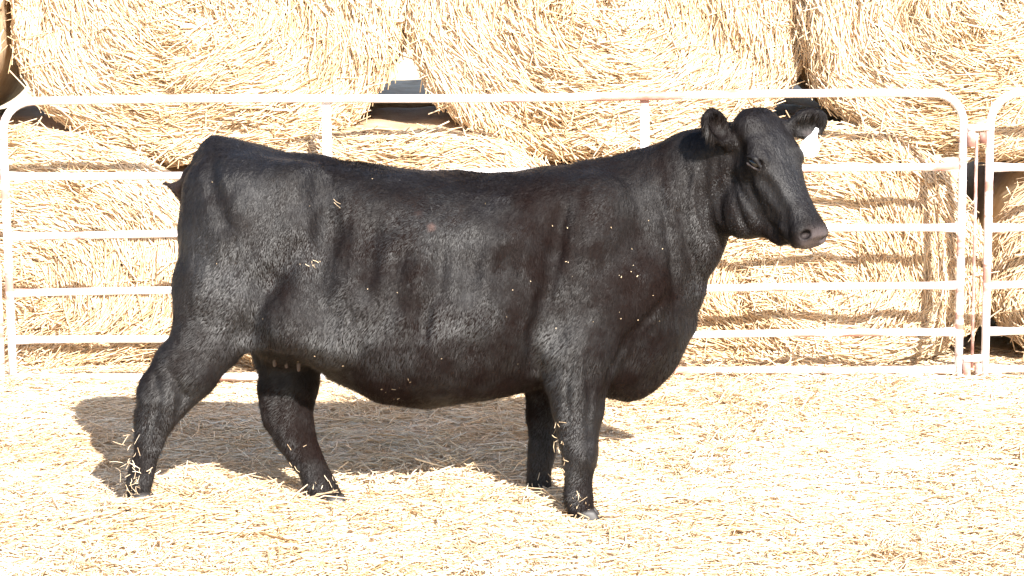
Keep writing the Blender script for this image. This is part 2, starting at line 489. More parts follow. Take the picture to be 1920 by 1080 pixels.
RZ = [0.962, 0.690, 0.419, 0.195]
TOPZ, BOTZ = 1.305, 0.022
def panel(x0, x1, label, struts, y=FENCE_Y):
    root = empty('livestock_panel', ((x0 + x1) / 2, y, 0.0))
    tag(root, label, 'fence panel', 'white steel livestock panels')
    r = 0.0190
    rc = 0.14
    pts = [(x0, y, -0.04), (x0, y, 0.3), (x0, y, 0.8), (x0, y, TOPZ - rc)]
    for k in range(1, 8):
        a = math.pi / 2 * k / 7
        pts.append((x0 + rc - rc * math.cos(a), y, TOPZ - rc + rc * math.sin(a)))
    n = 24
    for k in range(1, n):
        t = k / n
        pts.append((x0 + rc + (x1 - x0 - 2 * rc) * t, y, TOPZ + 0.005 * math.sin(t * 9)))
    for k in range(0, 8):
        a = math.pi / 2 * (1 - k / 7)
        pts.append((x1 - rc + rc * math.cos(a), y, TOPZ - rc + rc * math.sin(a)))
    pts += [(x1, y, 0.8), (x1, y, 0.3), (x1, y, -0.04)]
    V, F = tube(pts, r, 14)
    mesh_obj('frame', V, F, M_PAINT, root, True)
    for i, z in enumerate(RZ + [BOTZ]):
        xs = [x0 + r * 0.6, x0 + 0.05, x0 + 0.11] + list(np.linspace(x0 + 0.3, x1 - 0.3, 14)) + [x1 - 0.11, x1 - 0.05, x1 - r * 0.6]
        fl = [(1.25, 0.5), (1.2, 0.6), (1, 1)] + [(1, 1)] * 14 + [(1, 1), (1.2, 0.6), (1.25, 0.5)]
        pz = [(x, y, z + 0.005 * math.sin(x * 1.3 + i * 1.7) + 0.002 * math.sin(x * 4.1 + i)) for x in xs]
        V, F = tube(pz, 0.0176, 14, fl)
        mesh_obj('rail', V, F, M_PAINT, root, True)
    for x in struts:
        V, F = box((x, y + 0.022, (TOPZ + BOTZ) / 2), (0.042, 0.016, TOPZ - BOTZ - 0.01))
        o = mesh_obj('brace', V, F, M_PAINT, root)
        md = o.modifiers.new('bevel', 'BEVEL'); md.width = 0.004; md.segments = 2
    for x in ((x0 + 0.26), (x1 - 0.22)):
        V, F = merge([box((x, y, -0.012), (0.10, 0.045, 0.03)), box((x, y, 0.0), (0.04, 0.03, 0.035))])
        mesh_obj('skid', V, F, M_PAINT, root)
    return root

XL, XR = P(14, 450, FENCE_Y)[0], P(1802, 450, FENCE_Y)[0]
S1, S2 = P(612, 240, FENCE_Y)[0], P(1209, 240, FENCE_Y)[0]
X2 = P(1852, 450, FENCE_Y)[0]
panel(XL, XR, 'long white steel livestock panel with rusty top rail standing right behind the cow', (S1, S2))
panel(X2, X2 + (XR - XL), 'white livestock panel cut off by the right edge, beyond the drop pin connector', (X2 + S1 - XL, X2 + S2 - XL))
XL0 = XL - 0.055
panel(XL0 - (XR - XL), XL0, 'white livestock panel of which only an end post shows at the left edge', (XL0 - 1.5,))

def joint(xa, xb, label):
    xm = (xa + xb) / 2
    root = empty('panel_connector', (xm, FENCE_Y, 0.0))
    tag(root, label, 'connector')
    y = FENCE_Y - 0.005
    V, F = tube([(xm, y, 0.03), (xm, y, 0.5), (xm, y, 1.12)], 0.0075, 8)
    mesh_obj('drop_pin', V, F, M_RUST, root, True)
    for z in (1.145, 0.07):
        V, F = tube([(xa + 0.02, y, z), (xm, y, z + 0.003), (xb - 0.02, y, z + 0.006)], 0.017, 10)
        mesh_obj('sleeve', V, F, M_PAINT, root, True)
        V, F = box((xa + 0.035, y, z - 0.05), (0.035, 0.03, 0.07))
        mesh_obj('lug', V, F, M_RUST, root)
        V, F = box((xb - 0.032, y, z - 0.045), (0.03, 0.026, 0.05))
        mesh_obj('lug', V, F, M_RUST, root)
joint(XR, X2, 'rusty drop pin connector joining the two white panels right of the cow')

#COWSTART
# ------------------------------------------------------------------ cow (one continuous body carved from a distance field)
YC = 8.95
H = 0.006
lo = np.array([-1.60, YC - 0.55, -0.04]); hi = np.array([1.32, YC + 0.48, 1.62])
NX, NY, NZ = (np.ceil((hi - lo) / H).astype(int) + 1)
D = np.full((NX, NY, NZ), 1.0, dtype=np.float32)
ax = [(lo[i] + H * np.arange(n)).astype(np.float32) for i, n in enumerate((NX, NY, NZ))]

def smin(a, b, k):
    h = np.maximum(k - np.abs(a - b), 0) / k
    return np.minimum(a, b) - h * h * k * 0.25
def region(bmin, bmax):
    s = []
    for i, n in enumerate((NX, NY, NZ)):
        a = int(np.clip(math.floor((bmin[i] - lo[i]) / H), 0, n - 1)); b = int(np.clip(math.ceil((bmax[i] - lo[i]) / H) + 1, 1, n))
        s.append(slice(a, max(b, a + 1)))
    return tuple(s)
def grid(s):
    return ax[0][s[0]][:, None, None], ax[1][s[1]][None, :, None], ax[2][s[2]][None, None, :]
def op(s, d, k, cut):
    if cut:
        D[s] = -smin(-D[s], d, k)
    else:
        D[s] = smin(D[s], d, k)
def cone(a, b, ra, rb, k=0.03, yr=1.0, cut=False):
    a = np.array(a, float); b = np.array(b, float)
    m = max(ra, rb) * max(1, yr) + k + 0.03
    s = region(np.minimum(a, b) - m, np.maximum(a, b) + m)
    x, y, z = grid(s)
    ay, by = a[1] / yr, b[1] / yr
    dx, dy, dz = b[0] - a[0], by - ay, b[2] - a[2]
    L2 = dx * dx + dy * dy + dz * dz + 1e-9
    px, py, pz = x - a[0], y / yr - ay, z - a[2]
    t = np.clip((px * dx + py * dy + pz * dz) / L2, 0, 1)
    d = np.sqrt((px - t * dx) ** 2 + (py - t * dy) ** 2 + (pz - t * dz) ** 2) - (ra + (rb - ra) * t)
    op(s, d.astype(np.float32), k, cut)
def chain(pts, k=0.03, yr=1.0, cut=False):
    for (a, ra), (b, rb) in zip(pts[:-1], pts[1:]):
        cone(a, b, ra, rb, k, yr, cut)
def ell(c, r, axes=None, k=0.03, cut=False):
    """ellipsoid: centre c, radii r along the rows of axes"""
    c = np.array(c, float); r = np.array(r, float)
    A = np.eye(3) if axes is None else np.array(axes)
    m = r.max() + k + 0.03
    s = region(c - m, c + m)
    x, y, z = grid(s)
    q = [((x - c[0]) * A[i][0] + (y - c[1]) * A[i][1] + (z - c[2]) * A[i][2]) for i in range(3)]
    k0 = np.sqrt(sum((q[i] / r[i]) ** 2 for i in range(3)))
    k1 = np.sqrt(sum((q[i] / r[i] ** 2) ** 2 for i in range(3))) + 1e-6
    op(s, (k0 * (k0 - 1) / k1).astype(np.float32), k, cut)

def C(u, v, dy):
    return P(u, v, YC + dy)
def px(n):
    return n * YC / F_PX
def pc(L, dys=None):
    """(u, v, r_px, dy) list -> chain points"""
    return [(C(u, v, dy), px(r)) for (u, v, r, dy) in L]

# ---- trunk: sections along the body (u, top v, bottom v, widest v, half width)
TR = np.array([
    (344, 395, 470, 430, .03), (350, 360, 540, 440, .09), (362, 322, 590, 440, .150), (378, 296, 620, 430, .190), (400, 268, 632, 420, .215), (430, 268, 640, 410, .235),
    (480, 277, 648, 400, .258), (540, 292, 655, 410, .272), (610, 299, 705, 480, .290), (700, 311, 752, 530, .320),
    (800, 321, 763, 540, .340), (900, 325, 747, 530, .330), (980, 321, 728, 510, .305), (1050, 312, 718, 500, .280),
    (1110, 306, 725, 500, .258), (1160, 300, 735, 520, .232), (1200, 298, 728, 540, .205), (1240, 305, 700, 550, .170),
    (1275, 340, 655, 550, .120), (1300, 400, 600, 520, .05)], dtype=float)
tx, tt, tb, tw = [], [], [], []
for (u, a, b, w, hw) in TR:
    p1, p2, p3 = C(u, a, 0), C(u, b, 0), C(u, w, 0)
    tx.append(p1[0]); tt.append(p1[2]); tb.append(p2[2]); tw.append(p3[2])
tx = np.array(tx)
def trunk():
    s = region((tx[0] - .04, YC - .48, 0.3), (tx[-1] + .04, YC + .48, 1.6))
    x, y, z = grid(s)
    xx = ax[0][s[0]]
    def sm(v):
        q = np.interp(xx, tx, v)
        kx = np.hanning(15); kx /= kx.sum()
        return np.convolve(np.pad(q, 7, mode='edge'), kx, 'valid').astype(np.float32)[:, None, None]
    T, B, Wz, HW = sm(tt), sm(tb), sm(tw), sm(TR[:, 4])
    up = z > Wz
    vz = np.where(up, (z - Wz) / (T - Wz), (Wz - z) / (Wz - B))
    n = np.where(up, 2.5, 2.25)
    f = (np.abs((y - YC) / HW) ** n + np.abs(vz) ** n) ** (1 / n) - 1
    d = f * np.minimum(HW, 0.25)
    endd = np.maximum(tx[0] - x, x - tx[-1])
    D[s] = np.maximum(d, endd).astype(np.float32)
trunk()

# ---- neck, dewlap, brisket
chain([(C(1140, 475, 0), .24), (C(1215, 435, -.01), .235), (C(1275, 387, -.03), .195), (C(1330, 332, -.07), .148), (C(1375, 300, -.11), .125)], .07, .62)
chain([(C(1348, 410, -.12), .052), (C(1312, 465, -.08), .060), (C(1278, 545, -.03), .066), (C(1252, 610, 0), .073), (C(1222, 660, 0), .092), (C(1186, 692, 0), .095), (C(1150, 690, 0), .09)], .06, .8)
# crest line
chain([(C(1110, 338, 0), .045), (C(1200, 322, 0), .045), (C(1290, 290, -.04), .045), (C(1350, 260, -.09), .045)], .08)
# ---- hind quarters
ell(C(455, 440, -.11), (.235, .155, .27), k=.05)
ell(C(455, 440, .11), (.235, .155, .27), k=.05)
for s in (-1, 1):
    ell(C(545, 335, s * .17), (.09, .07, .055), k=.08)        # hooks
    ell(C(375, 345, s * .10), (.045, .05, .05), k=.07)        # pins
cone(C(400, 290, 0), C(600, 325, 0), .05, .05, .06)
ell(C(410, 280, 0), (.06, .045, .030), k=.03)                 # tail head
chain(pc([(450, 430, 100, -.13), (418, 540, 90, -.15), (393, 635, 66, -.17), (350, 695, 59, -.18), (310, 742, 49, -.19), (291, 782, 38, -.19),
          (279, 826, 27, -.19), (268, 872, 22, -.19), (261, 902, 24, -.19), (258, 925, 23, -.19)]), .035, .62)
cone(C(318, 668, -.18), C(272, 735, -.19), px(16), px(15), .04)   # tendon of the hock
chain(pc([(455, 430, 100, .12), (505, 560, 92, .13), (540, 660, 64, .11), (543, 725, 52, .09), (540, 775, 46, .08), (551, 815, 40, .06),
          (573, 858, 29, .05), (592, 893, 25, .04), (606, 917, 26, .03), (616, 932, 25, .03)]), .035, .62)
cone(C(500, 730, .09), C(512, 792, .07), px(16), px(15), .04)
# flank fold from stifle to belly
chain([(C(455, 560, -.22), .07), (C(540, 600, -.24), .06), (C(620, 640, -.25), .05)], .10, .6)
chain([(C(470, 640, -.20), .035), (C(540, 628, -.22), .03), (C(620, 668, -.22), .03)], .06, .6)
# udder
ell(C(540, 640, 0.02), (.12, .10, .085), k=.05)
# ---- fore quarters
ell(C(1115, 440, -.15), (.13, .10, .22), k=.05)
ell(C(1115, 450, .13), (.13, .10, .20), k=.05)
ell(C(1170, 540, -.17), (.15, .085, .14), k=.06)              # point of shoulder
ell(C(1170, 540, .15), (.15, .085, .14), k=.06)
chain(pc([(1125, 560, 80, -.17), (1095, 650, 70, -.19), (1085, 710, 58, -.19), (1084, 765, 47, -.19), (1083, 812, 36, -.19), (1087, 848, 30, -.19), (1086, 868, 27, -.19),
          (1084, 890, 20, -.19), (1084, 908, 19, -.19), (1085, 932, 22, -.19), (1090, 956, 22, -.19)]), .035, .66)
chain(pc([(1085, 560, 75, .16), (1040, 650, 52, .15), (1022, 715, 38, .14), (1018, 780, 30, .13), (1018, 825, 24, .12), (1016, 850, 24, .12), (1012, 875, 19, .12),
          (1009, 905, 21, .12), (1010, 922, 23, .12)]), .035, .66)
ell(C(1060, 640, -.20), (.06, .05, .08), k=.06)               # elbow

ell(C(640, 430, -.350), (.10, .05, .13), k=.14, cut=True)      # hollow before the hip
ell(C(1045, 430, -.350), (.045, .05, .16), k=.11, cut=True)     # behind the shoulder blade
ell(C(1040, 610, -.315), (.04, .04, .09), k=.06, cut=True)      # behind the elbow
for (u, v, dy, rr_) in ((243, 903, -.21, 8), (243, 903, -.17, 8), (580, 908, .01, 8), (1067, 930, -.21, 7), (1067, 930, -.17, 7)):
    ell(C(u, v, dy), (px(rr_), .012, px(rr_) * 1.2), k=.012)        # dew claws
cone(C(282, 730, -.19), C(277, 712, -.19), px(13), px(10), .03)  # point of the hock
cone(C(508, 790, .07), C(497, 760, .075), px(13), px(10), .02)
ell(C(1093, 850, -.215), (px(24), .03, px(27)), k=.02)          # knee

# ---- tail, swung out to the far side
chain([(C(402, 272, 0), .032), (C(378, 300, .01), .030), (C(356, 332, .03), .027), (C(340, 352, .07), .022), (C(352, 385, .14), .017), (C(375, 450, .24), .015)], .02)
chain([(C(350, 348, .05), .020), (C(330, 349, .09), .014), (C(304, 343, .13), .005)], .015)
cone(C(312, 346, .13), C(350, 380, .15), .006, .010, .015)

# ---- head in its own frame: f forward (poll to nose), u out of the forehead, s to the near side
HA, HP = R(48), R(45)
hf = np.array([math.cos(HA) * math.cos(HP), -math.sin(HA) * math.cos(HP), -math.sin(HP)])
hu = np.array([math.cos(HA) * math.sin(HP), -math.sin(HA) * math.sin(HP), math.cos(HP)])
hs = np.array([-math.sin(HA), -math.cos(HA), 0.0])
HO = C(1422, 222, -.14)
def Hd(f, u, s=0.0):
    return HO + hf * f + hu * u + hs * s
HT = np.array([ # f, half width, up, down, mid
    (-.045, .03, -.05, -.12, -.08), (-.025, .074, -.008, -.17, -.08), (.0, .098, .012, -.20, -.07), (.05, .112, .030, -.235, -.06), (.10, .118, .028, -.27, -.06),
    (.16, .116, .012, -.290, -.06), (.22, .100, -.008, -.300, -.07), (.28, .082, -.022, -.290, -.09), (.34, .070, -.034, -.262, -.11), (.39, .066, -.040, -.222, -.115),
    (.43, .070, -.046, -.186, -.112), (.465, .076, -.054, -.166, -.110), (.490, .066, -.068, -.150, -.11), (.512, .03, -.085, -.132, -.11)])
def head():
    c = Hd(.26, -.13)
    s = region(c - .40, c + .40)
    x, y, z = grid(s)
    rx, ry, rz = x - HO[0], y - HO[1], z - HO[2]
    f = rx * hf[0] + ry * hf[1] + rz * hf[2]
    u = rx * hu[0] + ry * hu[1] + rz * hu[2]
    w = rx * hs[0] + ry * hs[1] + rz * hs[2]
    ff = np.linspace(-.06, .57, 300)
    kx = np.hanning(15); kx /= kx.sum()
    def ip(c_):
        q = np.convolve(np.pad(np.interp(ff, HT[:, 0], HT[:, c_]), 7, mode='edge'), kx, 'valid')
        return np.interp(f, ff, q).astype(np.float32)
    W_, U_, B_, M_ = ip(1), ip(2), ip(3), ip(4)
    up = u > M_
    vz = np.where(up, (u - M_) / (U_ - M_), (M_ - u) / (M_ - B_))
    n = np.where(up, 2.7, 1.9)
    d = ((np.abs(w / W_) ** n + np.abs(vz) ** n) ** (1 / n) - 1) * np.minimum(W_, .09)
    d = np.maximum(d, np.maximum(-.045 - f, f - .493))
    D[s] = smin(D[s], d.astype(np.float32), .03)
head()
for sd in (-1, 1):
    ell(Hd(.145, -.045, sd * .098), (.040, .030, .022), (hf, hu, hs), k=.03)       # brow
    cone(Hd(.10, -.015, sd * .085), Hd(.17, -.022, sd * .095), .016, .018, .03)
    ell(Hd(.215, -.185, sd * .060), (.085, .075, .032), (hf, hu, hs), k=.035)      # cheek muscle
    cone(Hd(.22, -.10, sd * .080), Hd(.32, -.11, sd * .058), .014, .010, .025)     # facial crest
    cone(Hd(.16, -.265, sd * .052), Hd(.40, -.205, sd * .035), .026, .018, .035)   # jaw bone
    cone(Hd(.44, -.100, sd * .056), Hd(.473, -.110, sd * .042), .021, .016, .02)   # nostril wing
    cone(Hd(.39, -.145, sd * .060), Hd(.462, -.148, sd * .050), .014, .013, .02)    # upper lip
ell(Hd(.005, .008, 0), (.05, .026, .085), (hf, hu, hs), k=.04)                     # poll
cone(Hd(.405, -.172, 0), Hd(.440, -.160, 0), .032, .022, .02)
ell(C(1392, 402, -.17), (.075, .06, .085), k=.06)
ell(Hd(.02, -.02, .055), (.05, .045, .05), (hf, hu, hs), k=.04)                      # chin
for sd in (-1, 1):
    cone(Hd(.365, -.172, sd * .078), Hd(.465, -.160, sd * .066), .004, .005, .012, cut=True)    # mouth line
    cone(Hd(.19, -.12, sd * .110), Hd(.30, -.17, sd * .085), .006, .006, .03, cut=True)        # hollow below the crest
    cone(Hd(.24, -.06, sd * .098), Hd(.36, -.085, sd * .083), .010, .008, .03, cut=True)       # nasal hollow
    ell(Hd(.085, -.075, sd * .118), (.03, .03, .010), (hf, hu, hs), k=.03, cut=True)            # temple

# ---- ears
def ear(base, tip, nrm, wid, th):
    base = np.array(base); tip = np.array(tip)
    L = np.linalg.norm(tip - base)
    a = (tip - base) / L
    nrm = nrm - a * np.dot(nrm, a); nrm = nrm / np.linalg.norm(nrm)
    b = np.cross(nrm, a)
    c = (base + tip) / 2 + a * L * .04
    ell(c, (L * .56, wid, th), (a, b, nrm), k=.015)
    cone(base - a * .02, base + a * .03, .026, .024, .025)
    ell(c + nrm * th * 1.0 - a * .005, (L * .44, wid * .70, th * 1.5), (a, b, nrm), k=.006, cut=True)
NEAR_B, NEAR_T = C(1360, 262, -.21), C(1324, 214, -.27)
ear(NEAR_B, NEAR_T, np.array([.80, -.58, -.1]), .058, .030)
FAR_B, FAR_T = C(1480, 238, -.10), C(1545, 228, -.08)
ear(FAR_B, FAR_T, np.array([.05, -.92, -.30]), .060, .022)

def hit(u, v, off=0.0):
    """first point of the body along the sight line of a photo pixel"""
    a = P(u, v, YC - .54); b = P(u, v, YC + .46)
    t = np.linspace(0, 1, 700)[:, None]
    q = a + (b - a) * t
    i = np.clip(((q - lo) / H).round().astype(int), 0, [NX - 1, NY - 1, NZ - 1])
    k = np.argmax(D[i[:, 0], i[:, 1], i[:, 2]] < off)
    return q[k] if D[tuple(i[k])] < off else None
def grad(p):
    i = np.clip(((np.array(p) - lo) / H).round().astype(int), 2, [NX - 3, NY - 3, NZ - 3])
    g = np.array([D[i[0] + 2, i[1], i[2]] - D[i[0] - 2, i[1], i[2]], D[i[0], i[1] + 2, i[2]] - D[i[0], i[1] - 2, i[2]], D[i[0], i[1], i[2] + 2] - D[i[0], i[1], i[2] - 2]])
    return g / (np.linalg.norm(g) + 1e-9)

# ---- folds of skin and muscle edges, traced on the near side
def fold(pts, r, k, cut=True, depth=0.0):
    q = [hit(u, v) for u, v in pts]
    q = [p - grad(p) * (depth - k * .16) for p in q if p is not None]
    for a, b in zip(q[:-1], q[1:]):
        cone(a, b, r, r, k, cut=cut)
fold([(1372, 275), (1368, 330), (1380, 385), (1400, 430)], .005, .022)
fold([(1322, 300), (1318, 360), (1335, 430), (1352, 455)], .003, .040)
fold([(1345, 300), (1342, 350), (1352, 410)], .004, .022)
fold([(1290, 330), (1280, 400), (1295, 470), (1312, 530)], .003, .045)
fold([(1235, 350), (1250, 430), (1262, 500), (1268, 560)], .006, .040)
fold([(1155, 690), (1175, 640), (1215, 600), (1245, 560)], .005, .035)
fold([(1000, 690), (1005, 620), (1020, 560), (1040, 480), (1055, 400)], .006, .05)
fold([(1140, 735), (1150, 690), (1168, 655)], .006, .03)
fold([(470, 600), (500, 540), (560, 470)], .003, .10)
fold([(600, 340), (620, 430), (600, 520)], .010, .09)
fold([(395, 300), (400, 360), (420, 420)], .006, .05)
fold([(797, 570), (792, 625)], .006, .05)
fold([(1395, 360), (1420, 400), (1450, 425), (1470, 440)], .003, .014)
fold([(1378, 330), (1396, 375), (1425, 415)], .003, .014)
fold([(290, 700), (300, 740), (288, 790)], .004, .025)
fold([(320, 690), (345, 740), (330, 780)], .004, .030)
for u in (700, 752, 835, 890, 955):
    fold([(u, 440 + u % 7 * 14), (u - 8, 500), (u - 12, 545 + u % 5 * 12)], .004, .08, depth=-.014)
fold([(1075, 660), (1062, 720), (1066, 790)], .003, .022)
fold([(1100, 660), (1108, 730), (1104, 800)], .003, .022)

# ---- eyes and nostrils
EYE = hit(1414, 306); EN = grad(EYE)
ef = np.array([.94, -.2, -.38]); ef = norm((ef - EN * np.dot(ef, EN))[None])[0]; eu = np.cross(EN, ef)
if eu[2] < 0: eu = -eu
ell(EYE, (.034, .021, .020), (ef, eu, EN), k=.010, cut=True)
cone(EYE - ef * .030 + eu * .012 + EN * .004, EYE + ef * .002 + eu * .020 + EN * .008, .0070, .0085, .010)
cone(EYE + ef * .002 + eu * .020 + EN * .008, EYE + ef * .033 + eu * .000 + EN * .003, .0095, .0060, .010)
cone(EYE - ef * .024 - eu * .013 + EN * .005, EYE + ef * .030 - eu * .013 + EN * .006, .0065, .0065, .006)
EYE2 = Hd(.165, -.065, -.108)
ell(EYE2, (.026, .016, .012), (hf, hu, hs), k=.01, cut=True)
NOS = hit(1512, 440); NN = grad(NOS)
nf = norm((np.array([.8, 0, .35]) - NN * np.dot([.8, 0, .35], NN))[None])[0]; nu = np.cross(NN, nf)
ell(NOS - NN * .006, (.020, .013, .026), (nf, nu, NN), k=.008, cut=True)
ell(Hd(.495, -.095, -.045), (.02, .014, .018), (hf, hu, hs), k=.012, cut=True)

# ---- uneven flesh
s_all = (slice(0, NX, 4), slice(0, NY, 4), slice(0, NZ, 4))

# ---- surface nets
def surface_nets(D):
    S = D < 0
    n = np.array(D.shape)
    c = np.zeros(n - 1, dtype=np.int8)
    offs = [(i, j, k) for i in (0, 1) for j in (0, 1) for k in (0, 1)]
    for o in offs:
        c += S[o[0]:n[0] - 1 + o[0], o[1]:n[1] - 1 + o[1], o[2]:n[2] - 1 + o[2]]
    act = np.argwhere((c > 0) & (c < 8))
    vid = np.full(n - 1, -1, dtype=np.int32)
    vid[act[:, 0], act[:, 1], act[:, 2]] = np.arange(len(act))
    acc = np.zeros((len(act), 3)); cnt = np.zeros(len(act))
    val = {o: D[act[:, 0] + o[0], act[:, 1] + o[1], act[:, 2] + o[2]] for o in offs}
    for a in offs:
        for d in range(3):
            if a[d] == 0:
                b = list(a); b[d] = 1; b = tuple(b)
                va, vb = val[a], val[b]
                m = (va < 0) != (vb < 0)
                t = np.where(m, va / np.where(m, va - vb, 1), 0)
                q = np.array(a, float)[None] + np.zeros((len(act), 3)); q[:, d] += t
                acc += q * m[:, None]; cnt += m
    V = act + acc / cnt[:, None]
    F = []
    for d in range(3):
        e, f_ = [(1, 2), (2, 0), (0, 1)][d]
        sl0 = [slice(1, None)] * 3; sl1 = [slice(1, None)] * 3
        sl0[d] = slice(0, n[d] - 1); sl1[d] = slice(1, n[d])
        A, B = S[tuple(sl0)], S[tuple(sl1)]
        w = np.argwhere(A != B)
        flip = A[w[:, 0], w[:, 1], w[:, 2]]
        base = w.copy()
        base[:, e] += 1; base[:, f_] += 1
        q = []
        for (de, df) in ((0, 0), (-1, 0), (-1, -1), (0, -1)):
            t = base.copy(); t[:, e] += de; t[:, f_] += df
            ok = np.all((t >= 0) & (t < n - 1), axis=1)
            t = np.clip(t, 0, n - 2)
            q.append(np.where(ok, vid[t[:, 0], t[:, 1], t[:, 2]], -1))
        q = np.stack(q, -1)
        q[~flip] = q[~flip][:, ::-1]
        F.append(q[(q >= 0).all(1)])
    return V, np.concatenate(F)
V, Fc = surface_nets(D)
V = V * H + lo
def vnormals(V, Fq):
    n = np.cross(V[Fq[:, 2]] - V[Fq[:, 0]], V[Fq[:, 3]] - V[Fq[:, 1]])
    N = np.zeros_like(V)
    for k in range(4):
        np.add.at(N, Fq[:, k], n)
    return norm(N)
def relax(V, Fq, it, lam=0.5):
    e = np.concatenate([Fq[:, [0, 1]], Fq[:, [1, 2]], Fq[:, [2, 3]], Fq[:, [3, 0]]])
    deg = np.bincount(e.ravel(), minlength=len(V)).astype(float)[:, None]
    for _ in range(it):
        s = np.stack([np.bincount(e[:, 0], V[e[:, 1], d], len(V)) + np.bincount(e[:, 1], V[e[:, 0], d], len(V)) for d in range(3)], -1)
        V = V + lam * (s / deg - V)
    return V
V = relax(V, Fc, 2)
N = vnormals(V, Fc)
bumps = 0.0075 * vnoise(V * np.array([6.5, 6.5, 4.0]), 4) + 0.0045 * vnoise(V * 11, 1) + 0.0022 * vnoise(V * np.array([34, 34, 17]), 2) + 0.0010 * vnoise(V * np.array([95, 95, 40]), 3)
hd = np.linalg.norm(V - Hd(.26, -.12), axis=1)
damp = np.clip((hd - .22) / .12, 0.25, 1)
V = V + N * (bumps * damp)[:, None]
N = vnormals(V, Fc)
# orientation check
if (N * grad(V[0])).sum(1)[0] < 0:
    Fc = Fc[:, ::-1]; N = -N
rel = V - HO
hfv = rel @ hf
skin = np.clip((hfv - .44) / .05, 0, 1) * np.clip(1 - (np.linalg.norm(V - Hd(.51, -.10), axis=1) - .055) / .055, 0, 1)
skin = skin * np.clip((np.linalg.norm(V - NOS, axis=1) - .016) / .012, 0, 1)  # colour drops to black here, painting the dark of the nostril hole
lidp = V - (EYE - eu * .014 + EN * .004)
skin = np.maximum(skin, .8 * np.clip(1.3 - np.abs(lidp @ ef) / .024, 0, 1) * np.clip(1.4 - np.abs(lidp @ eu) / .007, 0, 1) * (np.abs(lidp @ EN) < .02))  # bare grey lower lid, with its bright rim highlight painted into the colour
FE = C(1524, 250, -.09)
skin = np.maximum(skin, .75 * np.clip(1.5 - np.linalg.norm((V - FE) * np.array([.55, .6, 1.4]), axis=1) / .018, 0, 1))  # pinkish inner far ear; the paler colour also paints its lit lower edge
SC = hit(810, 425); SC2 = hit(785, 400)
scar = np.clip(1.5 - np.linalg.norm(V - SC, axis=1) / .013, 0, 1) * 0.9 + np.clip(1.2 - np.linalg.norm(V - SC2, axis=1) / .02, 0, 1) * .25

scar = np.maximum(scar, .45 * np.clip(1.6 - np.linalg.norm(V - C(332, 350, .08), axis=1) / .07, 0, 1))
cow = empty('cow', (float(C(750, 700, 0)[0]), YC, 0.0))
tag(cow, 'black cow walking right across the straw, white tag hanging from her far ear', 'cow')
body = mesh_obj('body', V, Fc, M_COAT, cow, True, {'skin': skin, 'scar': scar})

# ---- winter coat: short hairs lying back and down
g = np.random.default_rng(77)
NF = 340000
tri_a = np.cross(V[Fc[:, 1]] - V[Fc[:, 0]], V[Fc[:, 2]] - V[Fc[:, 0]])
ar = np.linalg.norm(tri_a, axis=1); fi = g.choice(len(Fc), NF, p=ar / ar.sum())
a_, b_ = g.random((2, NF, 1))
Q = V[Fc[fi]]
root = (Q[:, 0] * (1 - a_) * (1 - b_) + Q[:, 1] * a_ * (1 - b_) + Q[:, 2] * a_ * b_ + Q[:, 3] * (1 - a_) * b_)
hn = norm(N[Fc[fi, 0]] + 1e-6)
keep = (skin[Fc[fi, 0]] < .3) & (np.linalg.norm(root - EYE, axis=1) > .03) & (np.linalg.norm(root - NOS, axis=1) > .03) & (np.linalg.norm((root - FE) * np.array([.55, .6, 1.4]), axis=1) > .020)
root, hn = root[keep], hn[keep]
m_ = len(root)
flow = np.array([-.55, 0.0, -1.0])[None] + 0.55 * np.stack([vnoise(root * 5, 11), vnoise(root * 5, 12), vnoise(root * 5, 13)], -1)
isH = np.linalg.norm(root - Hd(.26, -.12), axis=1) < .30
flow[isH] = hf * .9 + 0.35 * g.normal(size=(isH.sum(), 3))
flow = flow + 0.22 * g.normal(size=(m_, 3))
tg = norm(flow - hn * (flow * hn).sum(1, keepdims=True))
lift = g.uniform(.16, .60, m_)[:, None]
dirn = norm(tg + hn * lift)
low = np.clip((0.75 - root[:, 2]) / 0.2, 0, 1) * (root[:, 2] > .42)
L = g.uniform(.009, .021, m_) * (1 + 0.5 * low)
L[isH] *= .5
earm = np.minimum(np.linalg.norm(root - (NEAR_B + NEAR_T) / 2 - (0, 0, 0.01), axis=1), np.linalg.norm(root - (FAR_B + FAR_T) / 2, axis=1)) < .075
L[earm] *= 1.7
sd_ = norm(np.cross(dirn, hn)) * 0.0008
tip = root + dirn * L[:, None]
HV = np.stack([root - sd_ - hn * .001, root + sd_ - hn * .001, tip], 1).reshape(-1, 3)
mesh_obj('hair', HV, np.arange(len(HV)).reshape(-1, 3), M_HAIR, cow, False,
         {'skin': np.zeros(len(HV)), 'scar': np.repeat(np.maximum(np.clip(1.5 - np.linalg.norm(root - SC, axis=1) / .013, 0, .9), .4 * np.clip(1.6 - np.linalg.norm(root - C(332, 350, .08), axis=1) / .07, 0, 1)), 3)})

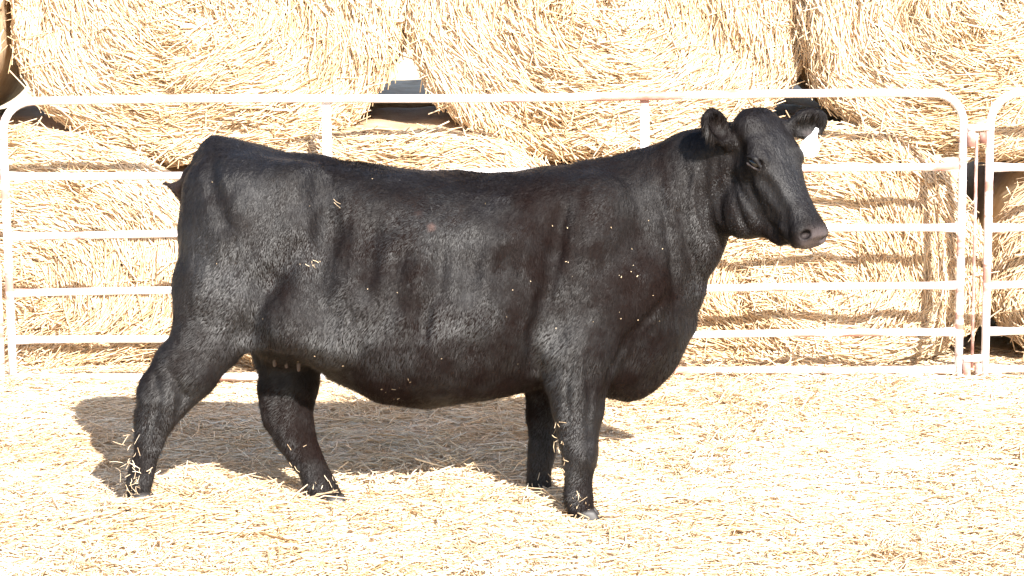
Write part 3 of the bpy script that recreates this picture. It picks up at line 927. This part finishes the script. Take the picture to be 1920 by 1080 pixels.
# ---- small parts
M_EYE = mat_plain('wet black eye', (0.006, 0.005, 0.005), 0.06, 0.6)
M_HOOF = mat_plain('dark horn hoof', (0.018, 0.015, 0.014), 0.5, 0.4, 40, .4)
M_TEAT = mat_plain('pink grey teat skin', (0.07, 0.053, 0.05), 0.5, 0.4)
M_TAG = mat_plain('white plastic ear tag', (0.82, 0.82, 0.80), 0.35, 0.5, 8, .04)
def uv_sphere(c, r, axes, nu=20, nv=12):
    A = np.array(axes); V = []
    for i in range(nv + 1):
        for j in range(nu):
            a, b = math.pi * i / nv, 2 * math.pi * j / nu
            l_ = np.array([math.sin(a) * math.cos(b) * r[0], math.sin(a) * math.sin(b) * r[1], math.cos(a) * r[2]])
            V.append(np.array(c) + l_ @ A)
    idx = np.arange((nv + 1) * nu).reshape(nv + 1, nu); nx_ = np.roll(idx, -1, axis=1)
    return np.array(V), [np.stack([idx[:-1], nx_[:-1], nx_[1:], idx[1:]], -1).reshape(-1, 4)]
v_, f_ = uv_sphere(EYE - EN * .006, (.026, .017, .017), (ef, eu, EN)); mesh_obj('eye', v_, f_, M_EYE, cow, True)
v_, f_ = uv_sphere(EYE2 + hs * .014, (.022, .018, .018), (hf, hu, hs)); mesh_obj('eye', v_, f_, M_EYE, cow, True)

def hoof(u, v, dy, yaw=0.0):
    c = C(u, v, dy)
    parts = []
    for sd in (-1, 1):
        prof = [(-.040, .0, .75), (.0, .0, .9), (.062, .0, .0)]
        ring = []
        n = 18
        V = []
        for lvl, (z, sc, fw) in enumerate(((-.030, 1.12, .012), (-.010, 1.06, .008), (.015, .95, .0), (.034, .80, -.006))):
            for k in range(n):
                a = 2 * math.pi * k / n
                x = math.cos(a) * (.052 if math.cos(a) > 0 else .036) * sc + fw
                y = math.sin(a) * .019 * sc * (1 - .35 * max(0, math.cos(a)))
                V.append((x, y + sd * .0215 * sc, z))
        V = np.array(V)
        cz, sz = math.cos(yaw), math.sin(yaw)
        V = np.stack([V[:, 0] * cz - V[:, 1] * sz, V[:, 0] * sz + V[:, 1] * cz, V[:, 2]], -1) + c
        idx = np.arange(4 * n).reshape(4, n); nx_ = np.roll(idx, -1, axis=1)
        q = np.stack([idx[:-1], nx_[:-1], nx_[1:], idx[1:]], -1).reshape(-1, 4)
        V = np.concatenate([V, V[:n].mean(0)[None], V[-n:].mean(0)[None]])
        t = np.concatenate([np.stack([np.full(n, 4 * n), nx_[0], idx[0]], -1), np.stack([np.full(n, 4 * n + 1), idx[-1], nx_[-1]], -1)])
        parts.append((V, [q, t]))
    V, F = merge(parts)
    mesh_obj('hoof', V, F, M_HOOF, cow, True)
hoof(263, 938, -.19); hoof(624, 943, .03); hoof(1096, 968, -.19, -.15); hoof(1018, 938, .12)

for (u, v) in ((515, 684), (537, 687), (560, 693), (527, 690)):
    p = C(u, v, -.05 if u != 527 else .05)
    V_, F_ = tube([p + (0, 0, .04), p + (0, 0, .015), p, p - (0, 0, .005), p - (0, 0, .008)], [.009, .0075, .0065, .005, .001], 12)
    mesh_obj('teat', V_, F_, M_TEAT, cow, True)

# ear tag: thin plate with a narrow neck hanging from the far ear, with its round stud
tc_ = C(1520, 270, -.14)
out = [(-.008, .062), (.006, .062), (.011, .040), (.020, .025), (.038, .012), (.044, -.005), (.042, -.030), (.032, -.044), (.0, -.049), (-.030, -.043), (-.038, -.028), (-.036, .0), (-.026, .018), (-.014, .035)]
rt = R(-22)
def tagpt(x, z, y):
    return tc_ + np.array([x * math.cos(rt) - z * math.sin(rt), y + .25 * x, x * math.sin(rt) + z * math.cos(rt)])
n_ = len(out)
TV = np.array([tagpt(x * .88, z, -.0015) for x, z in out] + [tagpt(x * .88, z, .0015) for x, z in out])
quads = np.array([[k, (k + 1) % n_, n_ + (k + 1) % n_, n_ + k] for k in range(n_)])
et = mesh_obj('ear_tag', TV, [quads], M_TAG, cow)
bm_f = [list(range(n_))[::-1], [n_ + k for k in range(n_)]]
import bmesh
bm = bmesh.new(); bm.from_mesh(et.data); bm.verts.ensure_lookup_table()
for f in bm_f: bm.faces.new([bm.verts[i] for i in f])
bmesh.ops.recalc_face_normals(bm, faces=bm.faces); bm.to_mesh(et.data); bm.free()
v_, f_ = uv_sphere(tagpt(.0, .052, -.006), (.009, .009, .005), (np.array([1, 0, 0.]), np.array([0, 0, 1.]), np.array([0, -1, 0.])))
mesh_obj('tag_stud', v_, f_, M_TAG, et, True) if False else None
st = mesh_obj('tag_stud', v_ - np.array(cow.location), f_, M_TAG, None, True); st.parent = et

# ---- chaff and stems clinging to the coat
bits = []
def cling(u0, u1, v0, v1, n, l0, l1, stick, out=0.004):
    for _ in range(n):
        u, v = random.uniform(u0, u1), random.uniform(v0, v1)
        p = hit(u, v)
        if p is None: 
            continue
        nn = grad(p)
        a = g.normal(size=3) * np.array([.7, .3, 1.0]); t = norm((a - nn * np.dot(a, nn) + nn * g.uniform(0, stick))[None])[0]
        bits.append((p + nn * out, t, random.uniform(l0, l1)))
cling(236, 262, 800, 935, 30, .010, .045, .8)
cling(236, 290, 860, 935, 14, .010, .04, .6)
cling(520, 580, 830, 890, 9, .012, .035, .5)
cling(575, 650, 890, 945, 16, .010, .040, .5)
cling(1040, 1062, 790, 900, 22, .010, .035, .6)
cling(1066, 1118, 925, 965, 14, .010, .040, .6)
cling(985, 1035, 880, 925, 8, .010, .035, .5)
cling(350, 1250, 330, 740, 34, .0015, .005, .1)
cling(1050, 1250, 380, 520, 10, .002, .008, .1)
cling(650, 780, 700, 750, 8, .006, .018, .4)
cling(565, 605, 490, 520, 4, .012, .026, .2)
cling(630, 640, 365, 390, 2, .03, .04, .1)
# the wisps behind the hind pastern
for _ in range(24):
    p = C(random.uniform(212, 262), random.uniform(815, 935), random.uniform(-.24, -.14))
    bits.append((p, norm(g.normal(size=3)[None] * np.array([.6, .4, 1.0]))[0], random.uniform(.02, .055)))
for _ in range(12):
    p = C(random.uniform(1036, 1062), random.uniform(810, 900), -.2)
    bits.append((p, norm(g.normal(size=3)[None] * np.array([.6, .4, 1.0]))[0], random.uniform(.015, .04)))
bp_ = np.array([b[0] for b in bits]); bd = np.array([b[1] for b in bits]); bl_ = np.array([b[2] for b in bits])
V_, F_ = straws(bp_, bd, bl_, g.uniform(.0015, .0028, len(bits)), g.normal(0, .13, len(bits)) * bl_, 3)
tag(mesh_obj('clinging_straw', V_, F_, M_STRAW, attrs={'tint': np.repeat(g.uniform(.6, 1, len(bits)), 9)}),
    'short bits of pale straw and chaff clinging to the legs and coat of the cow', 'straw', kind='stuff')
del D
